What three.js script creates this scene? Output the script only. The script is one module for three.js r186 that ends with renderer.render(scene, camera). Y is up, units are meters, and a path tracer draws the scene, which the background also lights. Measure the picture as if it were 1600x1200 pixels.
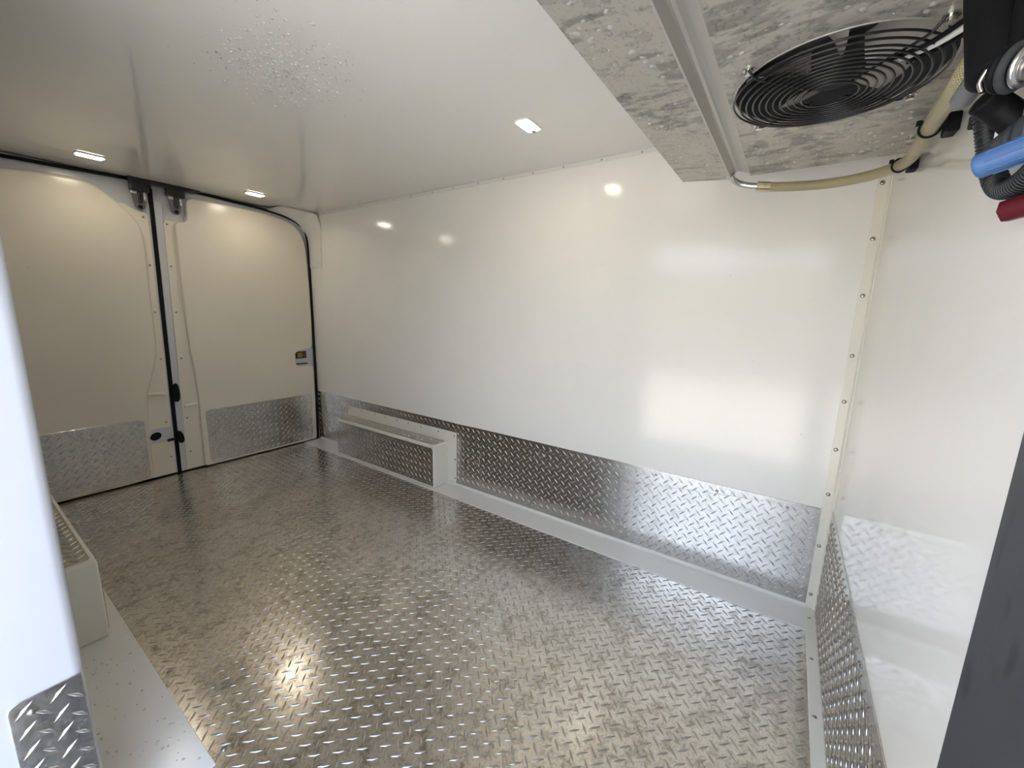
import * as THREE from 'three';
import { RoundedBoxGeometry } from 'three/addons/geometries/RoundedBoxGeometry.js';
import { mergeGeometries } from 'three/addons/utils/BufferGeometryUtils.js';
import { RectAreaLightUniformsLib } from 'three/addons/lights/RectAreaLightUniformsLib.js';

// ---------------------------------------------------------------- camera, sky, sun, exposure
RectAreaLightUniformsLib.init();
const scene = new THREE.Scene();
const CAM = new THREE.Vector3(2.7269, 0.9319, 1.5277);
const camera = new THREE.PerspectiveCamera(87.35, 4 / 3, 0.01, 200);
camera.position.copy(CAM);
camera.up.set(0.0141, 1, 0.0206);
{
  const yaw = -0.5999, pitch = -0.1777, roll = 0.025;
  const fw = new THREE.Vector3(Math.sin(yaw) * Math.cos(pitch), Math.sin(pitch), -Math.cos(yaw) * Math.cos(pitch));
  const rt = new THREE.Vector3(Math.cos(yaw), 0, Math.sin(yaw));
  const up = new THREE.Vector3().crossVectors(rt, fw);
  camera.up.copy(up.clone().multiplyScalar(Math.cos(roll)).addScaledVector(rt, -Math.sin(roll)));
  camera.lookAt(CAM.clone().add(fw));
}
const renderer = new THREE.WebGLRenderer({ antialias: true });
renderer.toneMapping = THREE.LinearToneMapping;
renderer.toneMappingExposure = 5.3;
renderer.shadowMap.enabled = true;

const SKY_LEVEL = 1.0, LAMP_LEVEL = 13;
// bright hazy sky: pale at the horizon, bluer towards the zenith, the same all the way round
{
  const w = 64, h = 64, d = new Float32Array(w * h * 4);
  for (let j = 0; j < h; j++) for (let i = 0; i < w; i++) {
    const el = Math.max(0, ((j + 0.5) / h - 0.5) * 2);           // 0 at the horizon, 1 at the zenith
    const k = Math.pow(el, 0.6), o = (j * w + i) * 4;
    d[o] = 0.86 - 0.50 * k; d[o + 1] = 0.95 - 0.43 * k; d[o + 2] = 1.10 - 0.28 * k; d[o + 3] = 1;
  }
  const t = new THREE.DataTexture(d, w, h, THREE.RGBAFormat, THREE.FloatType);
  t.mapping = THREE.EquirectangularReflectionMapping; t.magFilter = THREE.LinearFilter; t.needsUpdate = true;
  scene.background = t; scene.backgroundIntensity = SKY_LEVEL;
}
// high sun behind the closed side of the van: the van shades the ground next to its door
const sun = new THREE.DirectionalLight(0xfff1dd, 10.0);
sun.position.set(-1.5, 9.4, -7.5); sun.target.position.set(1.4, 0, 0.8);
sun.castShadow = true;
sun.shadow.mapSize.set(2048, 2048);
Object.assign(sun.shadow.camera, { left: -14, right: 14, top: 14, bottom: -14, near: 0.5, far: 60 });
scene.add(sun, sun.target);

// ---------------------------------------------------------------- helpers
let seed = 20240611;
const rnd = () => { seed = (seed * 1664525 + 1013904223) >>> 0; return seed / 4294967296; };
const V3 = (x, y, z) => new THREE.Vector3(x, y, z);
const rgb = (r, g, b) => new THREE.Color().setRGB(r, g, b);

const taken = {};
function numbered(n) { const k = (taken[n] = (taken[n] ?? -1) + 1); return k ? `${n}_${String(k).padStart(3, '0')}` : n; }
function shadows(m) { m.castShadow = true; m.receiveShadow = true; return m; }
function thing(name, label, category, base = [0, 0, 0], extra = {}) {
  const g = new THREE.Group(); g.name = numbered(name); g.position.set(...base);
  g.userData = { label, ...(category ? { category } : {}), ...extra };
  g.userData.base = undefined; delete g.userData.base;
  g.wp = V3(...base); scene.add(g); return g;
}
const structure = (name, label, base) => thing(name, label, 'setting', base, { kind: 'structure' });
// geometry comes in world metres; it is moved to the parent's base
function part(parent, name, geo, mat, label) {
  metreUV(geo);
  const wp = parent.wp;
  geo.translate(-wp.x, -wp.y, -wp.z);
  const m = shadows(new THREE.Mesh(geo, mat)); m.name = name; m.wp = wp.clone();
  if (label) m.userData.label = label;
  parent.add(m); return m;
}
function holder(parent, name, label) {
  const g = new THREE.Group(); g.name = name; g.wp = parent.wp.clone(); if (label) g.userData.label = label; parent.add(g); return g;
}
function placed(parent, name, geo, mat, pos, quat) {               // shared geometry, own place
  const m = shadows(new THREE.Mesh(geo, mat)); m.name = name;
  m.position.copy(pos).sub(parent.wp); if (quat) m.quaternion.copy(quat);
  parent.add(m); return m;
}
function metreUV(g) {
  if (g.userData.keepUV) return g;
  if (!g.attributes.normal) g.computeVertexNormals();
  const p = g.attributes.position, n = g.attributes.normal, uv = new Float32Array(p.count * 2);
  for (let i = 0; i < p.count; i++) {
    const ax = Math.abs(n.getX(i)), ay = Math.abs(n.getY(i)), az = Math.abs(n.getZ(i));
    const x = p.getX(i), y = p.getY(i), z = p.getZ(i);
    if (ay >= ax && ay >= az) { uv[2 * i] = x; uv[2 * i + 1] = z; }
    else if (ax >= az) { uv[2 * i] = z; uv[2 * i + 1] = y; }
    else { uv[2 * i] = x; uv[2 * i + 1] = y; }
  }
  g.setAttribute('uv', new THREE.BufferAttribute(uv, 2)); return g;
}
const box = (x0, x1, y0, y1, z0, z1, r = 0, s = 2) => {
  const a = x1 - x0, b = y1 - y0, c = z1 - z0;
  const g = r ? new RoundedBoxGeometry(a, b, c, s, Math.min(r, a / 2.01, b / 2.01, c / 2.01)) : new THREE.BoxGeometry(a, b, c);
  g.translate((x0 + x1) / 2, (y0 + y1) / 2, (z0 + z1) / 2); return g;
};
const tube = (pts, r, seg = 48, rad = 12, closed = false) => new THREE.TubeGeometry(new THREE.CatmullRomCurve3(pts.map((p) => (p.isVector3 ? p : V3(...p))), closed, 'centripetal'), seg, r, rad, closed);
function cappedTube(pts, r, seg = 48, rad = 16) {                    // tube with slightly domed, closed ends
  const g = tube(pts, r, seg, rad), A = V3(...pts[0]), B = V3(...pts[pts.length - 1]), gs = [g.toNonIndexed()];
  for (const [p, q] of [[A, V3(...pts[1])], [B, V3(...pts[pts.length - 2])]]) {
    const c = new THREE.SphereGeometry(r, rad, 8); c.scale(1, 0.3, 1); c.applyQuaternion(new THREE.Quaternion().setFromUnitVectors(V3(0, 1, 0), p.clone().sub(q).normalize())); c.translate(p.x, p.y, p.z); gs.push(c.toNonIndexed());
  }
  return mergeGeometries(gs);
}
function rod(a, b, r, seg = 16, r2 = r) {
  const A = V3(...a), B = V3(...b), d = B.clone().sub(A), g = new THREE.CylinderGeometry(r2, r, d.length(), seg);
  g.applyQuaternion(new THREE.Quaternion().setFromUnitVectors(V3(0, 1, 0), d.clone().normalize()));
  g.translate(...A.add(B).multiplyScalar(0.5).toArray()); return g;
}
// frame: points (u,v) on a plane -> world; d is the outward normal
function frame(o, u, v) {
  const U = V3(...u), W = V3(...v), N = new THREE.Vector3().crossVectors(U, W), O = V3(...o);
  return { O, U, W, N, m: new THREE.Matrix4().makeBasis(U, W, N).setPosition(O), at: (a, b, c = 0) => O.clone().addScaledVector(U, a).addScaledVector(W, b).addScaledVector(N, c), q: new THREE.Quaternion().setFromRotationMatrix(new THREE.Matrix4().makeBasis(U, W, N)) };
}
function roundRect(x0, y0, x1, y1, r) {
  const rr = Array.isArray(r) ? r : [r, r, r, r], s = new THREE.Shape();            // bl, br, tr, tl
  s.moveTo(x0 + rr[0], y0); s.lineTo(x1 - rr[1], y0); s.absarc(x1 - rr[1], y0 + rr[1], rr[1] || 1e-5, -Math.PI / 2, 0);
  s.lineTo(x1, y1 - rr[2]); s.absarc(x1 - rr[2], y1 - rr[2], rr[2] || 1e-5, 0, Math.PI / 2);
  s.lineTo(x0 + rr[3], y1); s.absarc(x0 + rr[3], y1 - rr[3], rr[3] || 1e-5, Math.PI / 2, Math.PI);
  s.lineTo(x0, y0 + rr[0]); s.absarc(x0 + rr[0], y0 + rr[0], rr[0] || 1e-5, Math.PI, Math.PI * 1.5); return s;
}
function chaikin(pts, n = 2) {
  for (let k = 0; k < n; k++) { const q = []; for (let i = 0; i < pts.length; i++) { const a = pts[i], b = pts[(i + 1) % pts.length]; q.push([a[0] * 0.75 + b[0] * 0.25, a[1] * 0.75 + b[1] * 0.25], [a[0] * 0.25 + b[0] * 0.75, a[1] * 0.25 + b[1] * 0.75]); } pts = q; }
  return pts;
}
const shapeOf = (pts) => new THREE.Shape(pts.map((p) => new THREE.Vector2(p[0], p[1])));
function slab(shape, f, depth, bevel = 0, segs = 3, offset = 0) {
  const g = new THREE.ExtrudeGeometry(shape, { depth: Math.max(1e-4, depth - bevel), bevelEnabled: bevel > 0, bevelThickness: bevel, bevelSize: bevel, bevelOffset: -bevel, bevelSegments: segs, curveSegments: 8 });
  g.translate(0, 0, offset); g.applyMatrix4(f.m); return g;
}

// ---------------------------------------------------------------- textures (grain, stains and relief only)
const perm = new Uint8Array(512); { const a = [...Array(256).keys()]; for (let i = 255; i > 0; i--) { const j = Math.floor(rnd() * (i + 1)); [a[i], a[j]] = [a[j], a[i]]; } for (let i = 0; i < 512; i++) perm[i] = a[i & 255]; }
function vnoise(x, y, px, py) {                                     // tileable value noise
  const xi = Math.floor(x), yi = Math.floor(y), fx = x - xi, fy = y - yi, s = (t) => t * t * (3 - 2 * t);
  const h = (a, b) => perm[perm[((a % px) + px) % px] + (((b % py) + py) % py) & 511] / 255;
  const a = h(xi, yi), b = h(xi + 1, yi), c = h(xi, yi + 1), d = h(xi + 1, yi + 1), u = s(fx), v = s(fy);
  return a + (b - a) * u + (c - a) * v + (a - b - c + d) * u * v;
}
function fbm(x, y, fx, fy, oct, gain = 0.5) { let s = 0, a = 1, t = 0; for (let o = 0; o < oct; o++) { s += a * vnoise(x * fx + o * 17, y * fy + o * 31, fx, fy); t += a; a *= gain; fx *= 2; fy *= 2; } return s / t; }
function texture(size, metres, fn, srgb = false) {
  const d = new Uint8Array(size * size * 4);
  for (let j = 0; j < size; j++) for (let i = 0; i < size; i++) {
    const c = fn(i / size, j / size), o = (j * size + i) * 4, k = Array.isArray(c) ? c : [c, c, c];
    for (let q = 0; q < 3; q++) d[o + q] = Math.max(0, Math.min(255, k[q] * 255)); d[o + 3] = 255;
  }
  const t = new THREE.DataTexture(d, size, size); t.wrapS = t.wrapT = THREE.RepeatWrapping; t.magFilter = THREE.LinearFilter; t.minFilter = THREE.LinearMipmapLinearFilter; t.generateMipmaps = true;
  if (srgb) t.colorSpace = THREE.SRGBColorSpace;
  t.repeat.set(1 / metres, 1 / metres); t.needsUpdate = true; return t;
}
const smooth = (a, b, x) => { const t = Math.max(0, Math.min(1, (x - a) / (b - a))); return t * t * (3 - 2 * t); };
const wavyTex = texture(512, 0.6, (x, y) => 0.75 * fbm(x, y, 14, 14, 2) + 0.25 * fbm(x, y, 60, 60, 2));
const frpTex = texture(512, 0.5, (x, y) => 0.5 * fbm(x, y, 10, 4, 2) + 0.5 * fbm(x, y, 120, 50, 2));
const wallSpeck = texture(1024, 1.3, (x, y) => {
  const m = fbm(x, y, 5, 5, 4), s = fbm(x, y, 150, 150, 2), k = 0.975 + 0.025 * m - 0.12 * smooth(0.88, 0.96, s) * smooth(0.5, 0.8, m);
  return [k, k * 0.995, k * 0.985];
}, true);
const plateTint = texture(1024, 0.9, (x, y) => {
  const a = fbm(x, y, 6, 6, 5), b = fbm(x + 0.3, y + 0.6, 40, 40, 4), c = fbm(x, y, 190, 190, 2);
  const e = fbm(x + 0.1, y + 0.2, 420, 420, 1);
  const dirt = smooth(0.5, 0.72, b) * (0.25 + 0.5 * c) + smooth(0.5, 0.75, c) * 0.45 + smooth(0.45, 0.7, a) * 0.15 + smooth(0.55, 0.95, e) * 0.35;
  const k = 0.98 - 0.21 * dirt; return [k, k * (0.995 - 0.02 * dirt), k * (0.985 - 0.05 * dirt)];
}, true);
const cleanTint = texture(512, 0.45, (x, y) => {
  const c = fbm(x, y, 150, 150, 2), b = fbm(x, y, 24, 24, 3), k = 0.98 - 0.10 * smooth(0.5, 0.8, c) - 0.05 * smooth(0.5, 0.8, b); return [k, k * 0.995, k * 0.985];
}, true);
const plateRough = texture(512, 0.7, (x, y) => 0.55 + 0.25 * fbm(x, y, 8, 8, 5) + 0.3 * (fbm(x, y, 90, 90, 2) - 0.5));
const plateBump = texture(512, 0.35, (x, y) => 0.6 * fbm(x, y, 10, 10, 3) + 0.4 * fbm(x, y, 90, 90, 2));
const stainTint = texture(1024, 0.62, (x, y) => {
  const w = 0.05 * fbm(x, y, 6, 6, 3);
  const big = fbm(x + w, y + w, 7, 20, 5, 0.6), mid = fbm(x, y, 30, 52, 4), fine = fbm(x, y, 170, 120, 2);
  const dark = 0.5 * smooth(0.53, 0.62, big) * smooth(0.38, 0.55, mid) + 0.25 * smooth(0.52, 0.7, mid) + 0.5 * smooth(0.60, 0.85, fine) * (0.3 + mid);
  const k = 0.90 - 0.27 * dark; return [k, k * 0.985, k * 0.95];
}, true);
const stainRough = texture(512, 0.62, (x, y) => 0.42 + 0.5 * fbm(x, y, 20, 14, 4));
const braidTex = texture(256, 1, (x, y) => { const a = Math.abs(((x * 8 + y * 8) % 1) - 0.5), b = Math.abs(((x * 8 - y * 8 + 8) % 1) - 0.5); return Math.max(smooth(0.2, 0.45, a), smooth(0.2, 0.45, b)); });
const braidTint = texture(256, 1, (x, y) => { const a = Math.abs(((x * 8 + y * 8) % 1) - 0.5), b = Math.abs(((x * 8 - y * 8 + 8) % 1) - 0.5), t = Math.max(smooth(0.25, 0.45, a), smooth(0.25, 0.45, b)); return [0.62 + 0.2 * t, 0.58 + 0.2 * t, 0.44 + 0.22 * t]; }, true);
const scuffTint = texture(512, 0.5, (x, y) => { const k = 0.205 + 0.05 * fbm(x, y, 8, 8, 4) - 0.06 * smooth(0.68, 0.8, fbm(x, y, 22, 9, 3)); return [k, k * 1.01, k * 1.05]; }, true);
const brushTex = texture(512, 0.3, (x, y) => 0.6 * fbm(x, y, 200, 6, 2) + 0.4 * fbm(x, y, 30, 30, 2));
const ribTex = texture(64, 1, (x) => 0.5 + 0.5 * Math.sin(x * Math.PI * 2));

// ---------------------------------------------------------------- materials
const M = {
  wall: new THREE.MeshPhysicalMaterial({ color: rgb(0.87, 0.86, 0.83), map: wallSpeck, roughness: 0.13, bumpMap: frpTex, bumpScale: 0.00009, ior: 1.5 }),
  bulk: new THREE.MeshPhysicalMaterial({ color: rgb(0.83, 0.815, 0.78), map: wallSpeck, roughness: 0.045, bumpMap: wavyTex, bumpScale: 0.00005, ior: 1.55 }),
  ceil: new THREE.MeshPhysicalMaterial({ color: rgb(0.85, 0.835, 0.80), map: wallSpeck, roughness: 0.10, bumpMap: wavyTex, bumpScale: 0.00006, ior: 1.5 }),
  liner: new THREE.MeshPhysicalMaterial({ color: rgb(0.78, 0.735, 0.62), map: wallSpeck, roughness: 0.22, bumpMap: wavyTex, bumpScale: 0.0002 }),
  trim: new THREE.MeshPhysicalMaterial({ color: rgb(0.80, 0.765, 0.67), roughness: 0.22, bumpMap: wavyTex, bumpScale: 0.0001 }),
  cove: new THREE.MeshPhysicalMaterial({ color: rgb(0.80, 0.79, 0.76), map: wallSpeck, roughness: 0.18, bumpMap: wavyTex, bumpScale: 0.0001 }),
  body: new THREE.MeshPhysicalMaterial({ color: rgb(0.52, 0.54, 0.585), roughness: 0.25, clearcoat: 0.4, clearcoatRoughness: 0.1 }),
  paint: new THREE.MeshPhysicalMaterial({ color: rgb(0.56, 0.57, 0.58), roughness: 0.2, clearcoat: 0.5, clearcoatRoughness: 0.1 }),
  floor: new THREE.MeshPhysicalMaterial({ color: rgb(0.77, 0.75, 0.72), map: plateTint, metalness: 1, roughness: 0.32, roughnessMap: plateRough, bumpMap: plateBump, bumpScale: 0.0001 }),
  floorLug: new THREE.MeshPhysicalMaterial({ color: rgb(0.50, 0.48, 0.455), metalness: 1, roughness: 0.34 }),
  plate: new THREE.MeshPhysicalMaterial({ color: rgb(0.60, 0.585, 0.56), map: cleanTint, metalness: 1, roughness: 0.34, roughnessMap: plateRough, bumpMap: plateBump, bumpScale: 0.00007 }),
  plateLug: new THREE.MeshPhysicalMaterial({ color: rgb(0.62, 0.605, 0.58), metalness: 1, roughness: 0.22 }),
  alu: new THREE.MeshPhysicalMaterial({ color: rgb(0.62, 0.60, 0.565), map: stainTint, metalness: 0.35, roughness: 0.7, roughnessMap: stainRough, bumpMap: plateBump, bumpScale: 0.0001 }),
  aluBare: new THREE.MeshPhysicalMaterial({ color: rgb(0.56, 0.54, 0.50), metalness: 0.7, roughness: 0.5, bumpMap: brushTex, bumpScale: 0.00005 }),
  steel: new THREE.MeshPhysicalMaterial({ color: rgb(0.6, 0.59, 0.57), metalness: 1, roughness: 0.25 }),
  screw: new THREE.MeshPhysicalMaterial({ color: rgb(0.36, 0.34, 0.31), metalness: 1, roughness: 0.32 }),
  rubber: new THREE.MeshPhysicalMaterial({ color: rgb(0.006, 0.006, 0.007), roughness: 0.6, specularIntensity: 0.35 }),
  blackPaint: new THREE.MeshPhysicalMaterial({ color: rgb(0.01, 0.01, 0.01), roughness: 0.28 }),
  foam: new THREE.MeshPhysicalMaterial({ color: rgb(0.035, 0.036, 0.038), roughness: 0.75 }),
  conduit: new THREE.MeshPhysicalMaterial({ color: rgb(0.02, 0.021, 0.023), roughness: 0.4 }),
  greyPlastic: new THREE.MeshPhysicalMaterial({ color: rgb(0.16, 0.16, 0.165), roughness: 0.45 }),
  hose: new THREE.MeshPhysicalMaterial({ color: rgb(0.9, 0.88, 0.82), map: braidTint, roughness: 0.3, bumpMap: braidTex, bumpScale: 0.0006 }),
  blade: new THREE.MeshPhysicalMaterial({ color: rgb(0.5, 0.47, 0.42), metalness: 0.4, roughness: 0.45, side: THREE.DoubleSide }),
  blue: new THREE.MeshPhysicalMaterial({ color: rgb(0.075, 0.165, 0.38), roughness: 0.42 }),
  red: new THREE.MeshPhysicalMaterial({ color: rgb(0.11, 0.006, 0.014), roughness: 0.35 }),
  dark: new THREE.MeshPhysicalMaterial({ color: rgb(0.9, 0.9, 0.95), map: scuffTint, roughness: 0.5, bumpMap: plateBump, bumpScale: 0.0001 }),
  lens: new THREE.MeshPhysicalMaterial({ color: rgb(0.9, 0.88, 0.8), emissive: rgb(1, 0.93, 0.74), emissiveIntensity: 3.0, roughness: 0.3 }),
  bezel: new THREE.MeshPhysicalMaterial({ color: rgb(0.8, 0.78, 0.74), roughness: 0.2 }),
  drop: new THREE.MeshPhysicalMaterial({ color: rgb(0.93, 0.92, 0.90), transmission: 0.5, thickness: 0.002, ior: 1.4, roughness: 0.04 }),
  bead: new THREE.MeshPhysicalMaterial({ color: rgb(0.96, 0.96, 0.95), transmission: 0.75, thickness: 0.002, ior: 1.36, roughness: 0.03 }),
  ground: new THREE.MeshPhysicalMaterial({ color: rgb(0.46, 0.45, 0.43), roughness: 0.9 }),
  hedge: new THREE.MeshPhysicalMaterial({ color: rgb(0.06, 0.068, 0.045), roughness: 0.9 }),
  decalYellow: new THREE.MeshPhysicalMaterial({ color: rgb(0.26, 0.19, 0.02), roughness: 0.4 }),
  decalRed: new THREE.MeshPhysicalMaterial({ color: rgb(0.14, 0.035, 0.02), roughness: 0.4 }),
  grime: new THREE.MeshPhysicalMaterial({ color: rgb(0.05, 0.045, 0.04), roughness: 0.8 }),
};

// ---------------------------------------------------------------- tread plate: lugs are real raised lozenges
function lugGeometry(l, w, h) {                                     // rounded lozenge with pointed tips
  const n = 8, secs = [[-1, -0.0002], [-0.62, h * 0.62], [0, h], [0.62, h * 0.62], [1, -0.0002]], pos = [], idx = [], m = secs.length;
  for (let i = 0; i <= n; i++) {
    const t = i / n * 2 - 1, a = Math.pow(1 - Math.abs(t), 0.85), ht = Math.pow(1 - t * t, 0.6);
    for (const [u, y] of secs) pos.push(t * l / 2, u * w * a, y > 0 ? y * ht : y);
  }
  for (let i = 0; i < n; i++) for (let k = 0; k < m - 1; k++) { const a = i * m + k, b = a + m; if (i > 0) idx.push(a, b + 1, a + 1); if (i < n - 1) idx.push(a, b, b + 1); if (i === 0) idx.push(a, b, b + 1); if (i === n - 1) idx.push(a, b, a + 1); }
  const g = new THREE.BufferGeometry(); g.setAttribute('position', new THREE.Float32BufferAttribute(pos, 3)); g.setIndex(idx); g.computeVertexNormals();
  g.setAttribute('uv', new THREE.Float32BufferAttribute(new Float32Array(pos.length / 3 * 2), 2)); return g;
}
const lugPair = (h) => [lugGeometry(0.029, 0.0031, h).rotateZ(Math.PI / 4), lugGeometry(0.029, 0.0031, h).rotateZ(-Math.PI / 4)];
const FLOOR_LUG = lugPair(0.0019), PLATE_LUG = lugPair(0.0026);
function addLugs(parent, f, x0, x1, y0, y1, { pu = 0.035, pv = 0.035, au = 0, av = 0, flip = 0, lift = 0, mat = M.plateLug, lugs = PLATE_LUG, skip = () => false, most = 300, margin = 0.009 }) {
  const all = [];
  for (let k = 0; k < 2; k++) {
    const ou = au + k * pu / 2, ov = av + k * pv / 2;
    for (let i = Math.ceil((x0 + margin - ou) / pu); ou + i * pu <= x1 - margin; i++) for (let j = Math.ceil((y0 + margin - ov) / pv); ov + j * pv <= y1 - margin; j++) {
      const u = ou + i * pu, v = ov + j * pv; if (skip(u, v)) continue;
      all.push({ k: (k + flip) % 2, p: f.at(u, v, lift) });
    }
  }
  const seenSize = (p) => { const d = p.clone().sub(CAM), l = d.length(), ndc = p.clone().project(camera); return (Math.abs(ndc.x) < 1.02 && Math.abs(ndc.y) < 1.02 && ndc.z < 1 ? 1 : 0) * Math.abs(d.dot(f.N)) / (l * l * l); };
  all.forEach((o) => { o.s = seenSize(o.p); });
  all.sort((a, b) => b.s - a.s);
  all.slice(0, most).forEach((o) => placed(parent, 'tread_lug', lugs[o.k], mat, o.p, f.q));
  const rest = all.slice(most);
  if (rest.length) {
    const gs = rest.map((o) => { const g = lugs[o.k].clone(); g.applyQuaternion(f.q); g.translate(...o.p.clone().sub(parent.wp).toArray()); return g; });
    const m = shadows(new THREE.Mesh(mergeGeometries(gs), mat)); m.name = 'tread_lugs'; m.userData.kind = 'stuff'; parent.add(m);
  }
}
camera.updateMatrixWorld(); camera.updateProjectionMatrix();
function treadPlate(parent, name, f, x0, y0, x1, y1, r, o = {}) {
  const p = part(parent, name, slab(roundRect(x0, y0, x1, y1, r), f, 0.002, 0.0006, 1), o.plateMat ?? M.plate, o.label);
  addLugs(p, f, x0, x1, y0, y1, { lift: 0.0021, ...o });
  return p;
}
const screwGeo = mergeGeometries([new THREE.SphereGeometry(1, 14, 6, 0, Math.PI * 2, 0, Math.PI / 2).scale(1, 0.5, 1), new THREE.TorusGeometry(0.9, 0.14, 5, 14).rotateX(Math.PI / 2)].map((g) => g.toNonIndexed()));
screwGeo.rotateX(Math.PI / 2);
const screwCache = {};
function screws(parent, f, pts, r = 0.0042, lift = 0, mat = M.screw) {
  const g = screwCache[r] ?? (screwCache[r] = screwGeo.clone().scale(r, r, r));
  for (const [u, v] of pts) placed(parent, 'screw', g, mat, f.at(u, v, lift), f.q);
}

// planes: u, v, and the side they face
const F = {
  floor: frame([0, 0, 0], [0, 0, 1], [1, 0, 0]),                     // u = z, v = x, faces up
  far: frame([0, 0, 0], [1, 0, 0], [0, 1, 0]),                       // u = x, v = y, faces +z
  door: frame([0, 0, 0], [0, 0, -1], [0, 1, 0]),                     // u = -z, v = y, faces +x
  bulk: frame([2.9, 0, 0], [0, 0, 1], [0, 1, 0]),                    // u = z, v = y, faces -x
};
const raised = (f, c) => frame(f.at(0, 0, c).toArray(), f.U.toArray(), f.W.toArray());

// ================================================================= the setting
{ // ground outside the side door and a hedge across the yard
  const g = structure('ground', 'pale concrete yard outside the van', [0, -0.65, 0]);
  part(g, 'yard_slab', box(-40, 40, -0.75, -0.65, -40, 40), M.ground);
  const hg = new THREE.BoxGeometry(36, 2.7, 1.2, 180, 24, 8), p = hg.attributes.position;
  for (let i = 0; i < p.count; i++) { const x = p.getX(i), y = p.getY(i), n = fbm((x + 18) / 36, (y + 2) / 36, 60, 60, 3) - 0.5; p.setZ(i, p.getZ(i) * (1 + 0.5 * n)); if (y > 1) p.setY(i, y + 0.5 * n); }
  hg.translate(2, 0.7, 10.2); hg.computeVertexNormals();
  const h = structure('hedge', 'dark hedge across the yard', [2, -0.65, 10.2]); part(h, 'foliage', hg, M.hedge);
}
const floor = structure('floor', 'worn aluminium tread plate floor', [1.45, 0, 0.7]);
const floorPlate = part(floor, 'floor_plate', box(-0.06, 2.98, -0.06, 0, -0.06, 1.62), M.floor);
addLugs(floorPlate, F.floor, 0.126, 1.45, 0.02, 2.871, { pu: 0.0335, pv: 0.0354, au: 0.776 - 0.0335 * 20, av: 2.395 - 0.0354 * 60, flip: 1, mat: M.floorLug, lugs: FLOOR_LUG, skip: (z, x) => (x < 1.865 && z > 1.300), margin: 0.008 });
screws(floorPlate, F.floor, [[1.282, 1.839], [1.286, 1.519], [0.155, 2.729]], 0.006, 0.0003);

const wallFar = structure('wall_far', 'white glossy lining panel of the far side wall', [1.45, 0, -0.03]);
part(wallFar, 'lining_panel', box(-0.06, 2.98, -0.06, 1.62, -0.06, 0), M.wall);
treadPlate(wallFar, 'kick_plate', F.far, 0.012, 0.006, 2.872, 0.347, 0, { pu: 0.0346, pv: 0.035, au: 2.472 - 0.0346 * 70, av: 0.310 - 0.035 * 8, skip: (x, y) => x > 0.375 && x < 1.345 && y < 0.31 });
screws(wallFar, F.far, [[2.154, 0.318], [2.365, 0.328], [2.577, 0.323], [2.785, 0.325], [2.44, 0.028], [2.744, 0.028], [1.90, 0.32], [1.62, 0.32]], 0.005, 0.002);

const wallFront = structure('wall_front', 'glossy white bulkhead panel at the front of the cargo space', [2.94, 0, 0.8]);
part(wallFront, 'lining_panel', box(2.9, 2.98, -0.06, 1.62, -0.06, 1.62), M.bulk);
treadPlate(wallFront, 'kick_plate', F.bulk, 0.012, 0.003, 1.10, 0.352, 0, { pu: 0.035, pv: 0.035, au: 0.02, av: 0.012 });
screws(wallFront, F.bulk, [[0.10, 0.33], [0.281, 0.335], [0.475, 0.335], [0.671, 0.335], [0.859, 0.332], [0.35, 0.03], [0.62, 0.03]], 0.0048, 0.002);

// near side wall ends in the bright pillar at the side door
const wallNear = structure('wall_near', 'bright white pillar at the rear edge of the side door', [0.9, 0, 1.535]);
part(wallNear, 'lining_panel', box(-0.06, 1.85, -0.06, 1.60, 1.452, 1.66, 0.014, 4), M.body);
part(wallNear, 'door_header', box(1.84, 2.98, 1.42, 1.62, 1.46, 1.66, 0.01), M.body);
const Fp = frame([1.85, 0, 0], [0, 0, -1], [0, 1, 0]);
treadPlate(wallNear, 'kick_plate', Fp, -1.533, 0.004, -1.457, 0.343, [0, 0, 0.002, 0.012], { au: -1.4835, av: 0.012, margin: 0.002 });
screws(wallNear, raised(Fp, 0.002), [[-1.511, 0.319]], 0.0055, 0);

const ceiling = structure('ceiling', 'glossy white ceiling panel wet with droplets', [1.45, 1.6, 0.8]);
{
  const g = box(-0.06, 2.98, 0, 0.22, -0.06, 1.66), p = g.attributes.position;
  for (let i = 0; i < p.count; i++) p.setY(i, p.getY(i) + 1.524 - 0.0072 * p.getX(i));
  g.computeVertexNormals(); part(ceiling, 'ceiling_panel', g, M.ceil);
}
const ceilY = (x) => 1.524 - 0.0072 * x;
const wallRear = structure('wall_rear', 'outer skin behind the rear doors', [-0.075, 0, 0.8]);
part(wallRear, 'outer_skin', box(-0.09, -0.06, -0.06, 1.74, -0.06, 1.66), M.paint);

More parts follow.
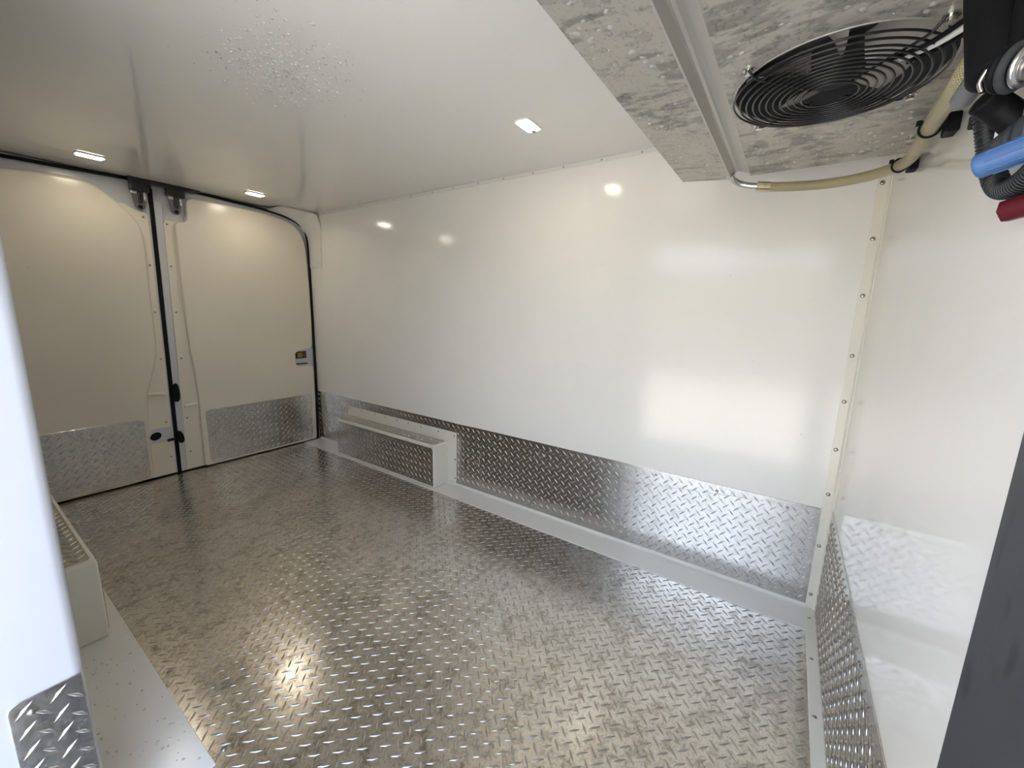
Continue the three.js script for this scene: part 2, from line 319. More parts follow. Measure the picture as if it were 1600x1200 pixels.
// ---- trims
{
  const t = structure('trim_1', 'white cove strip between floor and far kick plate', [1.45, 0, 0.06]);
  const s = new THREE.Shape(); [[0.0022, 0], [0.126, 0], [0.126, 0.003], [0.014, 0.004], [0.0085, 0.006], [0.007, 0.015], [0.0022, 0.015]].forEach((p, i) => (i ? s.lineTo(p[0], p[1]) : s.moveTo(p[0], p[1])));
  const fr = frame([2.872, 0, 0], [0, 0, 1], [0, 1, 0]);             // extrudes toward -x
  part(t, 'cove_strip', slab(s, fr, 2.84), M.cove);
  const t2 = structure('trim_2', 'white floor strip beside the near wheel arch cover', [0.95, 0, 1.38]);
  part(t2, 'floor_strip', box(0.03, 1.862, 0, 0.004, 1.305, 1.452, 0.0015), M.cove);
  const t3 = structure('trim_3', 'cream corner angle with rivets between far wall and bulkhead', [2.885, 0, 0.005]);
  const c = new THREE.Shape(); [[2.872, 0], [2.9, 0], [2.9, 0.014], [2.897, 0.014], [2.8965, 0.007], [2.893, 0.0035], [2.872, 0.003]].forEach((p, i) => (i ? c.lineTo(p[0], -p[1]) : c.moveTo(p[0], -p[1])));
  const fv = frame([0, 0.003, 0], [1, 0, 0], [0, 0, -1]);            // u = x, v = -z, extrudes up
  part(t3, 'corner_angle', slab(c, fv, 1.49), M.trim);
  screws(t3, raised(F.far, 0.003), [1.30, 1.155, 1.001, 0.83, 0.693, 0.544, 0.399, 0.224, 0.052].map((y) => [2.8815, y]), 0.0058);
  const t4 = structure('trim_4', 'cream floor angle along the bulkhead', [2.885, 0, 0.55]);
  part(t4, 'floor_angle', box(2.871, 2.8985, 0, 0.0032, 0.004, 1.10, 0.001), M.trim);
  screws(t4, raised(F.floor, 0.003), [0.06, 0.247, 0.448, 0.66, 0.87].map((z) => [z, 2.882]), 0.005);
  const t5 = structure('trim_5', 'thin riveted angle between ceiling and far wall', [1.3, 1.51, 0]);
  const g = box(0.13, 2.46, 0, 0.016, 0, 0.003, 0.001), p = g.attributes.position;
  for (let i = 0; i < p.count; i++) p.setY(i, p.getY(i) + ceilY(p.getX(i)) - 0.016);
  part(t5, 'wall_leg', g, M.cove);
  const g2 = box(0.13, 2.46, 0, 0.002, 0, 0.012), p2 = g2.attributes.position;
  for (let i = 0; i < p2.count; i++) p2.setY(i, p2.getY(i) + ceilY(p2.getX(i)) - 0.002);
  part(t5, 'ceiling_leg', g2, M.cove);
  const xs = [0.215, 0.42, 0.589, 0.751, 0.886, 1.022, 1.175, 1.317, 1.47, 1.611, 1.762, 1.905, 2.065, 2.216];
  screws(t5, raised(F.far, 0.003), xs.map((x) => [x, ceilY(x) - 0.009]), 0.0034);
  const t6 = structure('trim_6', 'dark grey panel edge at the front of the side door', [2.885, 0, 1.4]);
  part(t6, 'edge_panel', box(2.868, 2.9, 0, 1.44, 1.10, 1.66, 0.004), M.dark);
}
{ // moulded corner between far wall, ceiling and rear door frame
  const t = structure('trim_7', 'white moulded corner cover above the rear door', [0.1, 1.4, 0.05]);
  const A = new THREE.CatmullRomCurve3([[0.01, 1.185, 0.006], [0.01, 1.30, 0.004], [0.01, 1.39, 0.016], [0.01, 1.445, 0.06], [0.01, 1.482, 0.14], [0.01, 1.502, 0.26]].map((p) => V3(...p)));
  const B = new THREE.CatmullRomCurve3([[0.158, 1.185, 0.003], [0.165, 1.32, 0.003], [0.172, 1.43, 0.004], [0.150, 1.506, 0.018], [0.13, 1.519, 0.10], [0.13, 1.5195, 0.22]].map((p) => V3(...p)));
  const nu = 40, nv = 8, pos = [], idx = [];
  for (let i = 0; i <= nu; i++) for (let j = 0; j <= nv; j++) {
    const a = A.getPoint(i / nu), b = B.getPoint(i / nu), q = a.lerp(b, j / nv), s = Math.sin(Math.PI * j / nv) * 0.008 * Math.sin(Math.PI * i / nu);
    pos.push(q.x, q.y - s * 0.7, q.z + s * 0.7);
  }
  const off = pos.length / 3;
  for (let i = 0; i < off; i++) pos.push(pos[3 * i] - 0.004, pos[3 * i + 1] + 0.004, pos[3 * i + 2] - 0.004);
  for (let i = 0; i < nu; i++) for (let j = 0; j < nv; j++) { const a = i * (nv + 1) + j, b = a + nv + 1; idx.push(a, a + 1, b, b, a + 1, b + 1, off + a, off + b, off + a + 1, off + b, off + b + 1, off + a + 1); }
  const g = new THREE.BufferGeometry(); g.setAttribute('position', new THREE.Float32BufferAttribute(pos, 3)); g.setIndex(idx); g.computeVertexNormals();
  const m = M.paint.clone(); m.side = THREE.DoubleSide; m.color = rgb(0.78, 0.77, 0.73);
  part(t, 'corner_cover', g, m);
  screws(t, F.far, [[0.135, 1.215], [0.155, 1.30]], 0.003, 0.004);
}

// ================================================================= rear doors
function smoothOutline(p) { return shapeOf(chaikin(p.map(([z, y]) => [-z, y]), 2)); }
const rawOutline = (p) => shapeOf(p.map(([z, y]) => [-z, y]));
const dr = structure('door_2', 'right rear door with cream lining and tread kick plate', [0, 0, 0.4]);
{
  part(dr, 'door_shell', slab(rawOutline([[0.006, 0.004], [0.812, 0.004], [0.787, 1.52], [0.006, 1.52]]), raised(F.door, -0.05), 0.05), M.paint);
  // narrow painted lip along the closing edge
  part(dr, 'closing_edge', slab(rawOutline([[0.785, 0.006], [0.812, 0.006], [0.788, 1.44], [0.757, 1.44]]), F.door, 0.012, 0.004), M.paint);
  part(dr, 'lining_flange', slab(rawOutline([[0.03, 0.008], [0.786, 0.008], [0.772, 0.6], [0.759, 1.33], [0.752, 1.352], [0.67, 1.353], [0.66, 1.40], [0.05, 1.40]]), F.door, 0.008, 0.003), M.liner);
  part(dr, 'raised_panel', slab(smoothOutline([[0.05, 0.005], [0.36, 0.005], [0.67, 0.005], [0.705, 0.006], [0.703, 0.06], [0.70, 0.21], [0.697, 0.40], [0.706, 0.60], [0.714, 0.71], [0.717, 1.0], [0.715, 1.28], [0.714, 1.352], [0.66, 1.354], [0.658, 1.42], [0.655, 1.482], [0.58, 1.485], [0.40, 1.485], [0.24, 1.478], [0.12, 1.458], [0.055, 1.41], [0.022, 1.31], [0.016, 1.0], [0.018, 0.75], [0.020, 0.648], [0.08, 0.641], [0.141, 0.634], [0.141, 0.585], [0.141, 0.535], [0.08, 0.534], [0.022, 0.533], [0.022, 0.45], [0.024, 0.3], [0.028, 0.10], [0.028, 0.005]]), F.door, 0.024, 0.007, 4), M.liner);
  part(dr, 'step_ridge', slab(rawOutline([[0.70, 0.385], [0.764, 0.378], [0.764, 0.366], [0.70, 0.372]]), F.door, 0.019, 0.005, 3), M.liner);
  // handle pocket with its little sticker
  const hp = part(dr, 'handle_pocket', slab(rawOutline([[0.008, 0.53], [0.145, 0.53], [0.145, 0.645], [0.008, 0.652]]), F.door, 0.0095), M.paint, 'painted metal showing in the handle cut-out');
  part(hp, 'sticker', box(0.0095, 0.0105, 0.585, 0.632, 0.062, 0.136), M.blackPaint, 'black bordered warning sticker');
  part(hp, 'sticker_field', box(0.0105, 0.0110, 0.592, 0.625, 0.088, 0.122), M.decalYellow, 'yellow field of the sticker');
  part(hp, 'sticker_field', box(0.0105, 0.0110, 0.592, 0.625, 0.066, 0.082), M.decalRed, 'red field of the sticker');
  part(hp, 'slot', box(0.0095, 0.0115, 0.545, 0.553, 0.058, 0.136), M.rubber, 'dark slot');
  treadPlate(dr, 'kick_plate', raised(F.door, 0.024), -0.675, 0.02, -0.058, 0.335, 0.024, { au: -0.647, av: 0.030, flip: 0, most: 300 });
  screws(dr, raised(F.door, 0.008), [[0.744, 1.333], [0.747, 1.123], [0.749, 0.885], [0.751, 0.638], [0.757, 0.305], [0.761, 0.109]].map(([z, y]) => [-z, y]), 0.0052);
}
const dl = structure('door_1', 'left rear door with cream lining and tread kick plate', [0, 0, 1.15]);
{
  part(dl, 'door_shell', slab(rawOutline([[0.828, 0.004], [1.452, 0.004], [1.452, 1.52], [0.804, 1.52]]), raised(F.door, -0.05), 0.05), M.paint);
  part(dl, 'closing_edge', slab(rawOutline([[0.828, 0.006], [0.842, 0.006], [0.836, 1.42], [0.805, 1.42]]), F.door, 0.006, 0.002), M.paint);
  part(dl, 'lining_flange', slab(rawOutline([[0.834, 0.008], [1.44, 0.008], [1.44, 1.40], [0.90, 1.40], [0.862, 1.379], [0.824, 1.372], [0.816, 1.36], [0.824, 0.6]]), F.door, 0.009, 0.003), M.liner);
  part(dl, 'raised_panel', slab(smoothOutline([[0.936, 0.005], [1.2, 0.005], [1.43, 0.005], [1.445, 0.02], [1.446, 0.7], [1.445, 1.38], [1.43, 1.44], [1.33, 1.452], [1.268, 1.455], [1.146, 1.473], [1.031, 1.476], [0.973, 1.443], [0.903, 1.377], [0.864, 1.326], [0.846, 1.269], [0.845, 1.162], [0.849, 1.005], [0.85, 0.78], [0.853, 0.673], [0.879, 0.571], [0.909, 0.477], [0.925, 0.351], [0.926, 0.212], [0.930, 0.03]]), F.door, 0.024, 0.014, 5), M.liner);
  part(dl, 'step_ridge', slab(rawOutline([[0.915, 0.468], [0.838, 0.464], [0.838, 0.450], [0.915, 0.454]].reverse()), F.door, 0.019, 0.005, 3), M.liner);
  treadPlate(dl, 'kick_plate', raised(F.door, 0.024), -1.435, 0.022, -0.945, 0.338, 0.024, { au: -0.962, av: 0.030 });
  const lp = part(dl, 'latch_plate', slab(rawOutline([[0.834, 0.190], [0.922, 0.194], [0.915, 0.272], [0.832, 0.270]]), raised(F.door, 0.009), 0.002), M.paint, 'painted metal plate around the latch opening');
  const og = new THREE.CylinderGeometry(0.020, 0.020, 0.002, 24); og.scale(1, 1, 1.25).rotateZ(Math.PI / 2).rotateX(0.5).translate(0.0115, 0.232, 0.902); part(lp, 'latch_opening', og, M.rubber, 'black oval opening');
  screws(dl, raised(F.door, 0.009), [[0.836, 1.350], [0.834, 1.12], [0.838, 0.884], [0.839, 0.642], [0.851, 0.30], [0.849, 0.103]].map(([z, y]) => [-z, y]), 0.0052);
}
{ // rubber seals
  const s = structure('trim_8', 'black rubber seal around and between the rear doors', [0.01, 0, 0.8]);
  part(s, 'frame_seal', tube([[0.016, 0.004, 0.020], [0.018, 0.3, 0.012], [0.018, 0.7, 0.008], [0.018, 1.25, 0.006], [0.018, 1.37, 0.010], [0.018, 1.425, 0.026], [0.018, 1.462, 0.07], [0.018, 1.487, 0.15], [0.018, 1.502, 0.258], [0.018, 1.512, 0.444], [0.018, 1.518, 0.62], [0.018, 1.516, 0.9], [0.018, 1.508, 1.09], [0.018, 1.502, 1.25], [0.018, 1.488, 1.40], [0.018, 1.45, 1.445]], 0.0075, 160, 10), M.rubber);
  part(s, 'meeting_seal', slab(rawOutline([[0.811, 0.004], [0.829, 0.004], [0.805, 1.49], [0.787, 1.49]]), raised(F.door, -0.02), 0.032, 0.005, 3), M.rubber);
  const latch = part(s, 'latch', slab(smoothOutline([[0.780, 0.405], [0.815, 0.405], [0.822, 0.42], [0.806, 0.505], [0.782, 0.505]]), F.door, 0.03, 0.005), M.rubber, 'black latch in the door gap');
  part(latch, 'latch_pin', rod([0.02, 0.20, 0.858], [0.026, 0.205, 0.79], 0.007), M.rubber);
  part(latch, 'latch_block', slab(smoothOutline([[0.782, 0.18], [0.812, 0.17], [0.818, 0.235], [0.795, 0.245]]), F.door, 0.034, 0.004), M.rubber);
  part(s, 'sill_gap', box(0.0005, 0.010, 0, 0.0035, 0.02, 1.45), M.rubber);
}
{ // catch hardware under the ceiling where the doors meet
  const h = thing('door_catch', 'black catch bar with two grey hook brackets above the rear doors', 'catch', [0.04, 1.45, 0.76]);
  part(h, 'bar', box(0.022, 0.052, 1.503, 1.5235, 0.62, 0.885, 0.004), M.blackPaint);
  part(h, 'tip', box(0.026, 0.048, 1.514, 1.5235, 0.595, 0.63, 0.003), M.blackPaint);
  part(h, 'catch_block', box(0.012, 0.05, 1.462, 1.508, 0.808, 0.880, 0.007), M.blackPaint);
  part(h, 'catch_block', box(0.012, 0.05, 1.468, 1.508, 0.663, 0.742, 0.007), M.blackPaint);
  for (const [z, y] of [[0.846, 1.470], [0.703, 1.475]]) {
    const b = part(h, 'hook_bracket', slab(smoothOutline([[z - 0.020, y - 0.088], [z + 0.016, y - 0.088], [z + 0.022, y - 0.05], [z + 0.026, y], [z - 0.026, y], [z - 0.024, y - 0.05]]), raised(F.door, 0.012), 0.012, 0.003), M.greyPlastic, 'grey hook bracket');
    part(b, 'hook', box(0.022, 0.034, y - 0.060, y + 0.004, z - 0.012, z + 0.004, 0.004), M.blackPaint);
    part(b, 'side_cheek', box(0.02, 0.030, y - 0.045, y - 0.004, z - 0.025, z - 0.017, 0.002), M.steel);
    part(b, 'bolt', rod([0.02, y - 0.076, z - 0.001], [0.028, y - 0.076, z - 0.001], 0.009), M.rubber);
    part(b, 'tab', box(0.02, 0.034, y - 0.02, y - 0.002, z + 0.008, z + 0.030, 0.002), M.steel);
  }
}

// ================================================================= wheel arch covers
{
  const t = thing('wheel_arch_cover', 'long white wheel arch cover with tread plate along the far wall', 'wheel arch', [0.84, 0, 0.055]);
  part(t, 'housing', box(0.405, 1.277, 0.0035, 0.237, 0.0028, 0.109, 0.006, 3), M.trim);
  part(t, 'flange', slab(roundRect(0.378, 0.0155, 1.339, 0.296, [0, 0.003, 0.006, 0.003]), raised(F.far, 0.0036), 0.0024, 0.0008, 1), M.trim);
  treadPlate(t, 'front_plate', raised(F.far, 0.109), 0.412, 0.014, 1.270, 0.222, [0.004, 0.004, 0.016, 0.016], { pu: 0.0346, pv: 0.035, au: 0.43, av: 0.03 });
  treadPlate(t, 'top_plate', frame([0, 0.237, 0], [0, 0, 1], [1, 0, 0]), 0.012, 0.42, 0.100, 1.262, 0.012, { au: 0.025, av: 0.43 });
  screws(t, raised(F.far, 0.006), [[0.394, 0.284], [0.531, 0.284], [0.66, 0.283], [0.758, 0.283], [0.864, 0.282], [0.964, 0.281], [1.071, 0.280], [1.206, 0.279], [1.324, 0.277], [1.328, 0.146], [1.328, 0.041]], 0.0052);
  const t2 = thing('wheel_arch_cover', 'white wheel arch cover half hidden behind the bright door pillar', 'wheel arch', [0.86, 0, 1.396]);
  part(t2, 'housing', box(0.49, 1.246, 0.0042, 0.2346, 1.342, 1.4515, 0.006, 3), M.trim);
  treadPlate(t2, 'top_plate', frame([0, 0.2346, 0], [0, 0, 1], [1, 0, 0]), 1.352, 0.50, 1.446, 1.222, 0.014, { au: 1.362, av: 0.52 });
  treadPlate(t2, 'front_plate', frame([0, 0, 1.342], [-1, 0, 0], [0, 1, 0]), -1.235, 0.014, -0.50, 0.215, 0.012, { au: -1.2, av: 0.03, most: 0 });
}

// ================================================================= ceiling lamps
function ceilingLamp(x, z, label) {
  const y = ceilY(x), t = thing('ceiling_lamp', label, 'lamp', [x, y, z], { group: 'flush ceiling lamps' });
  const f = frame([x, y, z], [0, 0, -1], [1, 0, 0]);                 // faces down
  const down = frame([x, y, z], [1, 0, 0], [0, 0, 1]);
  part(t, 'bezel', slab(roundRect(-0.028, -0.047, 0.028, 0.047, 0.012), down, 0.004, 0.0015, 2), M.bezel);
  const l = part(t, 'lens', slab(roundRect(-0.021, -0.040, 0.021, 0.040, 0.008), raised(down, 0.0036), 0.003, 0.001, 2), M.lens, 'glowing lens');
  part(l, 'lens_clip', box(x - 0.006, x + 0.006, y - 0.0085, y - 0.006, z - 0.0415, z - 0.028, 0.001), M.greyPlastic, 'dark clip');
  const a = new THREE.RectAreaLight(0xfff0dc, LAMP_LEVEL, 0.042, 0.08); a.position.set(0, -0.0092, 0); a.rotation.x = -Math.PI / 2; a.castShadow = true; t.add(a);
}
ceilingLamp(0.262, 1.046, 'glowing ceiling lamp above the left rear door');
ceilingLamp(0.265, 0.422, 'glowing ceiling lamp above the right rear door');
ceilingLamp(1.970, 0.368, 'glowing ceiling lamp nearest the evaporator unit');

// ================================================================= evaporator under the ceiling at the bulkhead
const PY = 1.298, FX = 2.734, FZ = 0.672, FR = 0.135;
const ev = thing('evaporator_unit', 'stained aluminium evaporator housing with black fan grille', 'evaporator', [2.66, 1.30, 0.75]);
const Z0 = 0.252, Z1 = 1.26;
{
  const down = frame([0, PY, 0], [1, 0, 0], [0, 0, 1]);              // u = x, v = z, faces down
  const s = roundRect(2.590, Z0 - 0.008, 2.897, Z1, 0.001); const hole = new THREE.Path(); hole.absarc(FX, FZ, FR, 0, Math.PI * 2, true); s.holes.push(hole);
  const pg = new THREE.ExtrudeGeometry(s, { depth: 0.002, bevelEnabled: false, curveSegments: 64 }); pg.applyMatrix4(raised(down, -0.002).m);
  part(ev, 'fan_pan', pg, M.alu, 'stained pan around the fan');
  const prism = (pts, z0, z1) => slab(shapeOf(pts), frame([0, 0, z0], [1, 0, 0], [0, 1, 0]), z1 - z0);
  part(ev, 'drip_tray', prism([[2.427, 1.301], [2.546, 1.2895], [2.546, 1.2915], [2.429, 1.303]], Z0 + 0.014, Z1), M.alu, 'stained sloping drip tray');
  part(ev, 'tray_channel', prism([[2.546, 1.2885], [2.549, 1.2885], [2.556, 1.3085], [2.562, 1.3098], [2.572, 1.3065], [2.591, 1.2982], [2.591, 1.3005], [2.573, 1.309], [2.560, 1.313], [2.546, 1.292]], Z0 + 0.006, Z1), M.aluBare, 'folded metal channel');
  part(ev, 'rear_panel', box(2.427, 2.430, 1.301, 1.505, Z0 + 0.014, Z1), M.alu);
  part(ev, 'end_panel', prism([[2.43, 1.3025], [2.546, 1.292], [2.560, 1.3135], [2.591, 1.3008], [2.897, 1.3005], [2.897, 1.503], [2.43, 1.503]], Z0 + 0.010, Z0 + 0.013), M.alu);
  part(ev, 'end_panel', prism([[2.43, 1.3025], [2.546, 1.292], [2.560, 1.3135], [2.591, 1.3008], [2.897, 1.3005], [2.897, 1.503], [2.43, 1.503]], Z1 - 0.003, Z1), M.alu);
  const lip = new THREE.CatmullRomCurve3([...Array(33).keys()].map((i) => V3(FX + (FR + 0.001) * Math.cos(i / 32 * Math.PI * 2), PY + 0.001, FZ + (FR + 0.001) * Math.sin(i / 32 * Math.PI * 2))).slice(0, 32), true);
  part(ev, 'opening_lip', new THREE.TubeGeometry(lip, 96, 0.0022, 8, true), M.aluBare, 'pale rim of the fan opening');
  // fan shroud above the pan
  const sh = new THREE.LatheGeometry([[FR, PY + 0.002], [FR - 0.004, PY + 0.012], [FR - 0.008, PY + 0.05], [FR - 0.008, PY + 0.07]].map((p) => new THREE.Vector2(p[0], p[1])), 64); sh.translate(FX, 0, FZ);
  const shm = M.foam.clone(); shm.side = THREE.DoubleSide; part(ev, 'fan_shroud', sh, shm);
  // fins behind the fan
  const coil = holder(ev, 'cooling_coil', 'grey finned coil above the fan');
  part(coil, 'coil_block', box(2.56, 2.89, 1.42, 1.47, 0.5, 0.85), M.aluBare);
  const fan = holder(ev, 'fan', 'fan with pale blades');
  part(fan, 'hub', new THREE.CylinderGeometry(0.036, 0.036, 0.045, 40).translate(FX + 0.001, PY + 0.030, FZ - 0.012), M.foam, 'dark round motor hub');
  for (let k = 0; k < 5; k++) {
    const g = new THREE.BufferGeometry(), pos = [], idx = [], n = 8, w = 5, a0 = k / 5 * Math.PI * 2 + 0.35;
    for (let i = 0; i <= n; i++) for (let j = 0; j <= w; j++) {
      const r = 0.034 + (0.122 - 0.034) * i / n, half = 0.26 + 0.20 * i / n, a = a0 + (j / w - 0.5) * 2 * half * (0.75) + 0.25 * i / n;
      pos.push(FX + r * Math.cos(a), PY + 0.034 + (j / w - 0.5) * 0.034 - 0.004 * Math.sin(Math.PI * j / w), FZ - 0.006 + r * Math.sin(a));
    }
    for (let i = 0; i < n; i++) for (let j = 0; j < w; j++) { const a = i * (w + 1) + j, b = a + w + 1; idx.push(a, b, a + 1, b, b + 1, a + 1); }
    g.setAttribute('position', new THREE.Float32BufferAttribute(pos, 3)); g.setIndex(idx); g.computeVertexNormals();
    part(fan, 'blade', g, M.blade);
  }
  const guard = holder(ev, 'fan_guard', 'black wire fan guard');
  const GY = PY - 0.017, GX = FX - 0.003, GZ = FZ + 0.006;
  for (let k = 0; k < 11; k++) {
    const r = 0.036 + (0.132 - 0.036) * k / 10, y = GY + (k > 8 ? (k - 8) * 0.0025 : 0) - 0.004 * (1 - k / 10);
    part(guard, 'guard_ring', new THREE.TorusGeometry(r, 0.0016, 8, 72).rotateX(Math.PI / 2).translate(GX, y, GZ), M.blackPaint);
  }
  for (const [sx, sz] of [[-1, 1], [-1, -1], [1, -1], [1, 1]]) {
    const d = 0.7071, p = (r, y) => [GX + sx * r * d, y, GZ + sz * r * d];
    part(guard, 'guard_spoke', tube([p(0.030, GY - 0.002), p(0.09, GY + 0.001), p(0.135, GY + 0.004), p(0.146, PY - 0.004)], 0.0018, 20, 8), M.blackPaint);
    const c = V3(FX + sx * 0.106, PY, FZ - 0.004 + sz * 0.106);
    part(guard, 'washer', rod([c.x, c.y, c.z], [c.x, c.y - 0.0025, c.z], 0.0085, 20), M.steel);
    part(guard, 'nut', rod([c.x, c.y - 0.0025, c.z], [c.x, c.y - 0.0085, c.z], 0.0058, 6), M.steel);
  }
  part(ev, 'bolt', rod([2.878, PY, 0.345], [2.878, PY - 0.006, 0.345], 0.006, 6), M.steel);
  part(ev, 'drain_spout', tube([[2.548, 1.297, 0.285], [2.552, 1.2905, 0.262], [2.565, 1.2825, 0.247], [2.588, 1.275, 0.241], [2.618, 1.2695, 0.239]], 0.0075, 32, 16), M.steel, 'bent bare metal drain spout');
}
{ // strap and cables at the near corner of the fan
  const c = holder(ev, 'fan_wiring', 'thin cables and pale strap at the corner of the grille');
  part(c, 'strap', tube([[2.806, PY - 0.008, 0.712], [2.835, PY - 0.014, 0.742], [2.864, PY - 0.016, 0.785], [2.878, PY - 0.016, 0.808]], 0.0045, 24, 8), M.bezel, 'pale strap');
  part(c, 'cable', tube([[2.795, PY - 0.012, 0.725], [2.828, PY - 0.018, 0.757], [2.855, PY - 0.014, 0.79], [2.866, PY - 0.012, 0.806]], 0.003, 24, 8), M.rubber);
  part(c, 'cable', tube([[2.815, PY - 0.010, 0.70], [2.838, PY - 0.012, 0.722], [2.868, PY - 0.016, 0.765], [2.886, PY - 0.012, 0.79]], 0.003, 24, 8), M.rubber);
}
{ // drain hose
  const pts = [[2.608, 1.2705, 0.2395], [2.64, 1.266, 0.234], [2.687, 1.262, 0.229], [2.74, 1.259, 0.226], [2.80, 1.258, 0.238], [2.848, 1.258, 0.268], [2.872, 1.254, 0.32], [2.878, 1.247, 0.396], [2.872, 1.239, 0.527], [2.862, 1.224, 0.671], [2.855, 1.208, 0.775], [2.856, 1.214, 0.815], [2.864, 1.232, 0.832], [2.874, 1.255, 0.836]];
  const h = thing('drain_hose', 'braided tan drain hose hanging under the evaporator', 'hose', [2.74, 1.25, 0.4]);
  const g = tube(pts, 0.0112, 160, 18), uv = g.attributes.uv;
  for (let i = 0; i < uv.count; i++) uv.setXY(i, uv.getX(i) * 38, uv.getY(i) * 2);
  g.userData.keepUV = true; part(h, 'hose_wall', g, M.hose);
  part(h, 'collar', tube([[2.606, 1.2708, 0.2397], [2.622, 1.2685, 0.237], [2.636, 1.2665, 0.2345]], 0.0125, 10, 18), M.hose);
  for (const [p, d, n] of [[[2.8715, 1.254, 0.32], [0.25, -0.1, 1], 0], [[2.868, 1.233, 0.585], [-0.06, -0.1, 1], 1]]) {
    const ring = new THREE.TorusGeometry(0.0128, 0.0018, 8, 28); ring.applyQuaternion(new THREE.Quaternion().setFromUnitVectors(V3(0, 0, 1), V3(...d).normalize())); ring.translate(...p);
    const tie = part(h, 'cable_tie', ring, M.rubber, 'black cable tie');
    part(tie, 'tie_mount', box(2.884, 2.8995, p[1] - 0.014, p[1] + 0.014, p[2] - 0.016, p[2] + 0.016, 0.003), M.rubber);
    part(tie, 'tie_head', box(p[0] - 0.017, p[0] - 0.010, p[1] + 0.006, p[1] + 0.013, p[2] - 0.004, p[2] + 0.004, 0.001), M.rubber);
  }
}
// ================================================================= refrigerant lines at the upper right
{
  const b = thing('insulated_pipe', 'thick black foam-wrapped pipe coming down beside the evaporator', 'pipe', [2.87, 1.2, 0.9]);
  part(b, 'foam_sleeve', cappedTube([[2.853, 1.278, 0.872], [2.855, 1.25, 0.882], [2.858, 1.204, 0.901], [2.861, 1.168, 0.913]], 0.023, 40, 24), M.rubber);
  part(b, 'wrap', cappedTube([[2.879, 1.280, 0.925], [2.879, 1.26, 0.928], [2.878, 1.21, 0.932], [2.878, 1.165, 0.936]], 0.021, 40, 24), M.rubber);
  part(b, 'band', tube([[2.8475, 1.243, 0.892], [2.858, 1.2435, 0.911], [2.874, 1.244, 0.911]], 0.0015, 16, 6), M.conduit);
  const s = thing('pipe_stub', 'short grey foam pipe end poking out left of the black pipes', 'pipe', [2.853, 1.18, 0.87]);
  part(s, 'stub', tube([[2.862, 1.198, 0.905], [2.856, 1.188, 0.885], [2.852, 1.177, 0.861], [2.850, 1.172, 0.852]], 0.0100, 24, 20), M.greyPlastic);
  const e = new THREE.SphereGeometry(0.0100, 18, 10); e.scale(1, 1, 0.7); e.translate(2.850, 1.172, 0.852); part(s, 'stub_end', e, M.greyPlastic);
  part(s, 'stub_ring', new THREE.TorusGeometry(0.0103, 0.0012, 8, 24).rotateX(0.45).translate(2.857, 1.190, 0.888), M.rubber);
  const c = thing('pipe_clamp', 'shiny metal clamp and fitting on the black pipe', 'clamp', [2.866, 1.14, 0.95]);
  const ax = V3(0.62, -0.25, 0.55).normalize(), q = new THREE.Quaternion().setFromUnitVectors(V3(0, 0, 1), ax), P0 = V3(2.858, 1.156, 0.948);
  const ring = (r, t, d) => { const g = new THREE.TorusGeometry(r, t, 12, 32); g.applyQuaternion(q); g.translate(...P0.clone().addScaledVector(ax, d).toArray()); return g; };
  part(c, 'rubber_ring', ring(0.0150, 0.0038, -0.002), M.rubber); part(c, 'rubber_ring', ring(0.0165, 0.0034, 0.005), M.foam);
  part(c, 'metal_ring', ring(0.0135, 0.0034, 0.0115), M.steel);
  const a1 = P0.clone().addScaledVector(ax, -0.004), a2 = P0.clone().addScaledVector(ax, 0.05);
  part(c, 'fitting', rod(a1.toArray(), a2.toArray(), 0.0115, 20), M.steel);
  part(c, 'clamp_ear', tube([[2.847, 1.163, 0.938], [2.8445, 1.154, 0.934], [2.847, 1.145, 0.935]], 0.0022, 12, 8), M.steel);
  const bl = thing('valve_block', 'grey metal valve block below the clamp', 'valve', [2.885, 1.12, 0.93]);
  part(bl, 'body', box(2.880, 2.8985, 1.10, 1.145, 0.915, 0.955, 0.004), M.greyPlastic);
  part(bl, 'stem', rod([2.868, 1.095, 0.915], [2.892, 1.12, 0.92], 0.011, 20), M.foam);
  part(bl, 'stem_collar', new THREE.TorusGeometry(0.0112, 0.003, 8, 24).rotateY(0.9).translate(2.878, 1.104, 0.917), M.foam);
  part(bl, 'dark_fitting', cappedTube([[2.856, 1.148, 0.905], [2.868, 1.14, 0.90], [2.882, 1.125, 0.90]], 0.013, 20, 16), M.rubber);

  const k = thing('corrugated_conduit', 'black corrugated conduit curling under the blue cap', 'conduit', [2.885, 1.1, 0.88]);
  const curve = new THREE.CatmullRomCurve3([[2.866, 1.152, 0.868], [2.872, 1.125, 0.868], [2.878, 1.098, 0.868], [2.884, 1.076, 0.874], [2.8865, 1.066, 0.89], [2.890, 1.065, 0.915], [2.893, 1.075, 0.95]].map((p) => V3(...p)));
  part(k, 'core', new THREE.TubeGeometry(curve, 60, 0.0088, 14), M.conduit);
  const rib = new THREE.TorusGeometry(0.0092, 0.0012, 6, 18);
  for (let i = 0; i < 44; i++) { const t = (i + 0.5) / 44, p = curve.getPointAt(t), d = curve.getTangentAt(t); placed(k, 'rib', rib, M.conduit, p, new THREE.Quaternion().setFromUnitVectors(V3(0, 0, 1), d)); }
  const w = thing('cable', 'thin pale cable looping behind the blue cap', 'cable', [2.88, 1.12, 0.9]);
  part(w, 'sheath', tube([[2.878, 1.145, 0.893], [2.8745, 1.125, 0.888], [2.876, 1.105, 0.889], [2.882, 1.095, 0.895]], 0.0028, 24, 10), M.bezel);
  const z = thing('cable_tie', 'black cable tie block left of the conduit', 'cable tie', [2.864, 1.15, 0.862]);
  part(z, 'head', box(2.858, 2.868, 1.139, 1.153, 0.850, 0.866, 0.002), M.rubber);
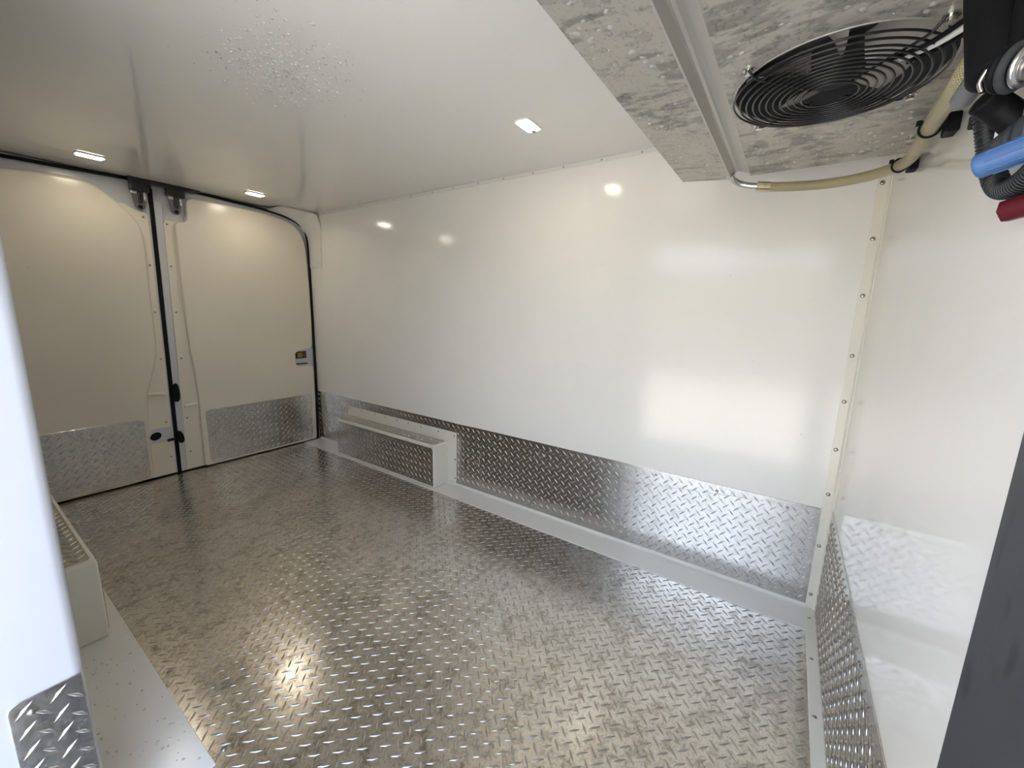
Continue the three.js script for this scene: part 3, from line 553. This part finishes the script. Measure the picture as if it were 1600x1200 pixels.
  part(z, 'tail', tube([[2.860, 1.147, 0.858], [2.866, 1.150, 0.88], [2.874, 1.152, 0.91]], 0.0022, 12, 6), M.rubber);

  const bc = thing('service_cap', 'blue ribbed plastic cap pointing left', 'cap', [2.87, 1.086, 0.92]);
  const A = V3(2.8585, 1.0845, 0.912), B = V3(2.886, 1.092, 0.932), dir = B.clone().sub(A).normalize();
  const L = A.distanceTo(B) + 0.004, prof = [[0.0001, 0.0015], [0.0035, 0.0015], [0.004, 0], [0.0100, 0], [0.0113, 0.0010], [0.0118, 0.003], [0.0120, L]].map((p) => new THREE.Vector2(p[0], p[1]));
  const cap = new THREE.LatheGeometry(prof, 40), qq = new THREE.Quaternion().setFromUnitVectors(V3(0, 1, 0), dir); cap.applyQuaternion(qq); cap.translate(...A.toArray());
  part(bc, 'cap_body', cap, M.blue);
  for (let i = 0; i < 8; i++) { const a = i / 8 * Math.PI * 2 + 0.3, g = new RoundedBoxGeometry(0.0016, L * 0.72, 0.0018, 2, 0.0006); g.translate(0.0120, L * 0.62, 0); g.rotateY(a); g.applyQuaternion(qq); g.translate(...A.toArray()); part(bc, 'grip_rib', g, M.blue); }
  const rc = thing('service_cap', 'dark red six-sided cap below the conduit', 'cap', [2.89, 1.04, 0.91]);
  const C1 = V3(2.8850, 1.0405, 0.909), D1 = V3(2.903, 1.045, 0.927), d1 = D1.clone().sub(C1).normalize();
  const hex = new THREE.CylinderGeometry(0.0118, 0.0110, 0.026, 6, 1); hex.rotateY(0.35); hex.translate(0, 0.013, 0); hex.applyQuaternion(new THREE.Quaternion().setFromUnitVectors(V3(0, 1, 0), d1)); hex.translate(...C1.toArray());
  part(rc, 'cap_body', hex.toNonIndexed(), M.red);
}

// ================================================================= water droplets
function droplets(name, label, n, place, rmin, rmax, mat = M.drop) {
  const g = new THREE.SphereGeometry(1, 14, 10); g.scale(1, 0.6, 1);
  const m = new THREE.InstancedMesh(g, mat, n), q = new THREE.Matrix4();
  for (let i = 0; i < n; i++) { const p = place(), r = rmin + (rmax - rmin) * Math.pow(rnd(), 2.2), s = 0.8 + 0.5 * rnd(); q.makeRotationY(rnd() * 6).scale(V3(r * s, r, r / s)).setPosition(p); m.setMatrixAt(i, q); }
  m.name = name; m.userData = { label, category: 'water', kind: 'stuff' }; shadows(m); m.castShadow = false; scene.add(m);
}
const gauss = () => { let s = 0; for (let i = 0; i < 4; i++) s += rnd(); return (s - 2) / 1.15; };
droplets('water_droplets', 'clear water droplets clinging to the glossy ceiling', 620, () => { const x = 1.60 + 0.19 * gauss(), z = 0.93 + 0.15 * gauss() + (x - 1.60) * 0.15; return V3(x, ceilY(x), z); }, 0.0014, 0.0042);
droplets('water_droplets_001', 'water beads hanging under the stained evaporator housing', 380, () => {
  for (;;) {
    const x = 2.432 + rnd() * 0.455, z = Z0 + 0.02 + Math.pow(rnd(), 1.3) * 0.85;
    if (Math.hypot(x - FX, z - FZ) < FR + 0.012 || (x > 2.54 && x < 2.605)) continue;
    return V3(x, x < 2.546 ? 1.301 - (x - 2.427) * 0.0966 : PY, z);
  }
}, 0.0016, 0.0056, M.bead);

droplets('water_droplets_002', 'small splashes of water on the white strip by the door pillar', 90, () => { const x = 1.30 + 0.54 * rnd(), z = 1.312 + 0.135 * rnd(); return V3(x, 0.004, z); }, 0.0010, 0.0030);

renderer.render(scene, camera);
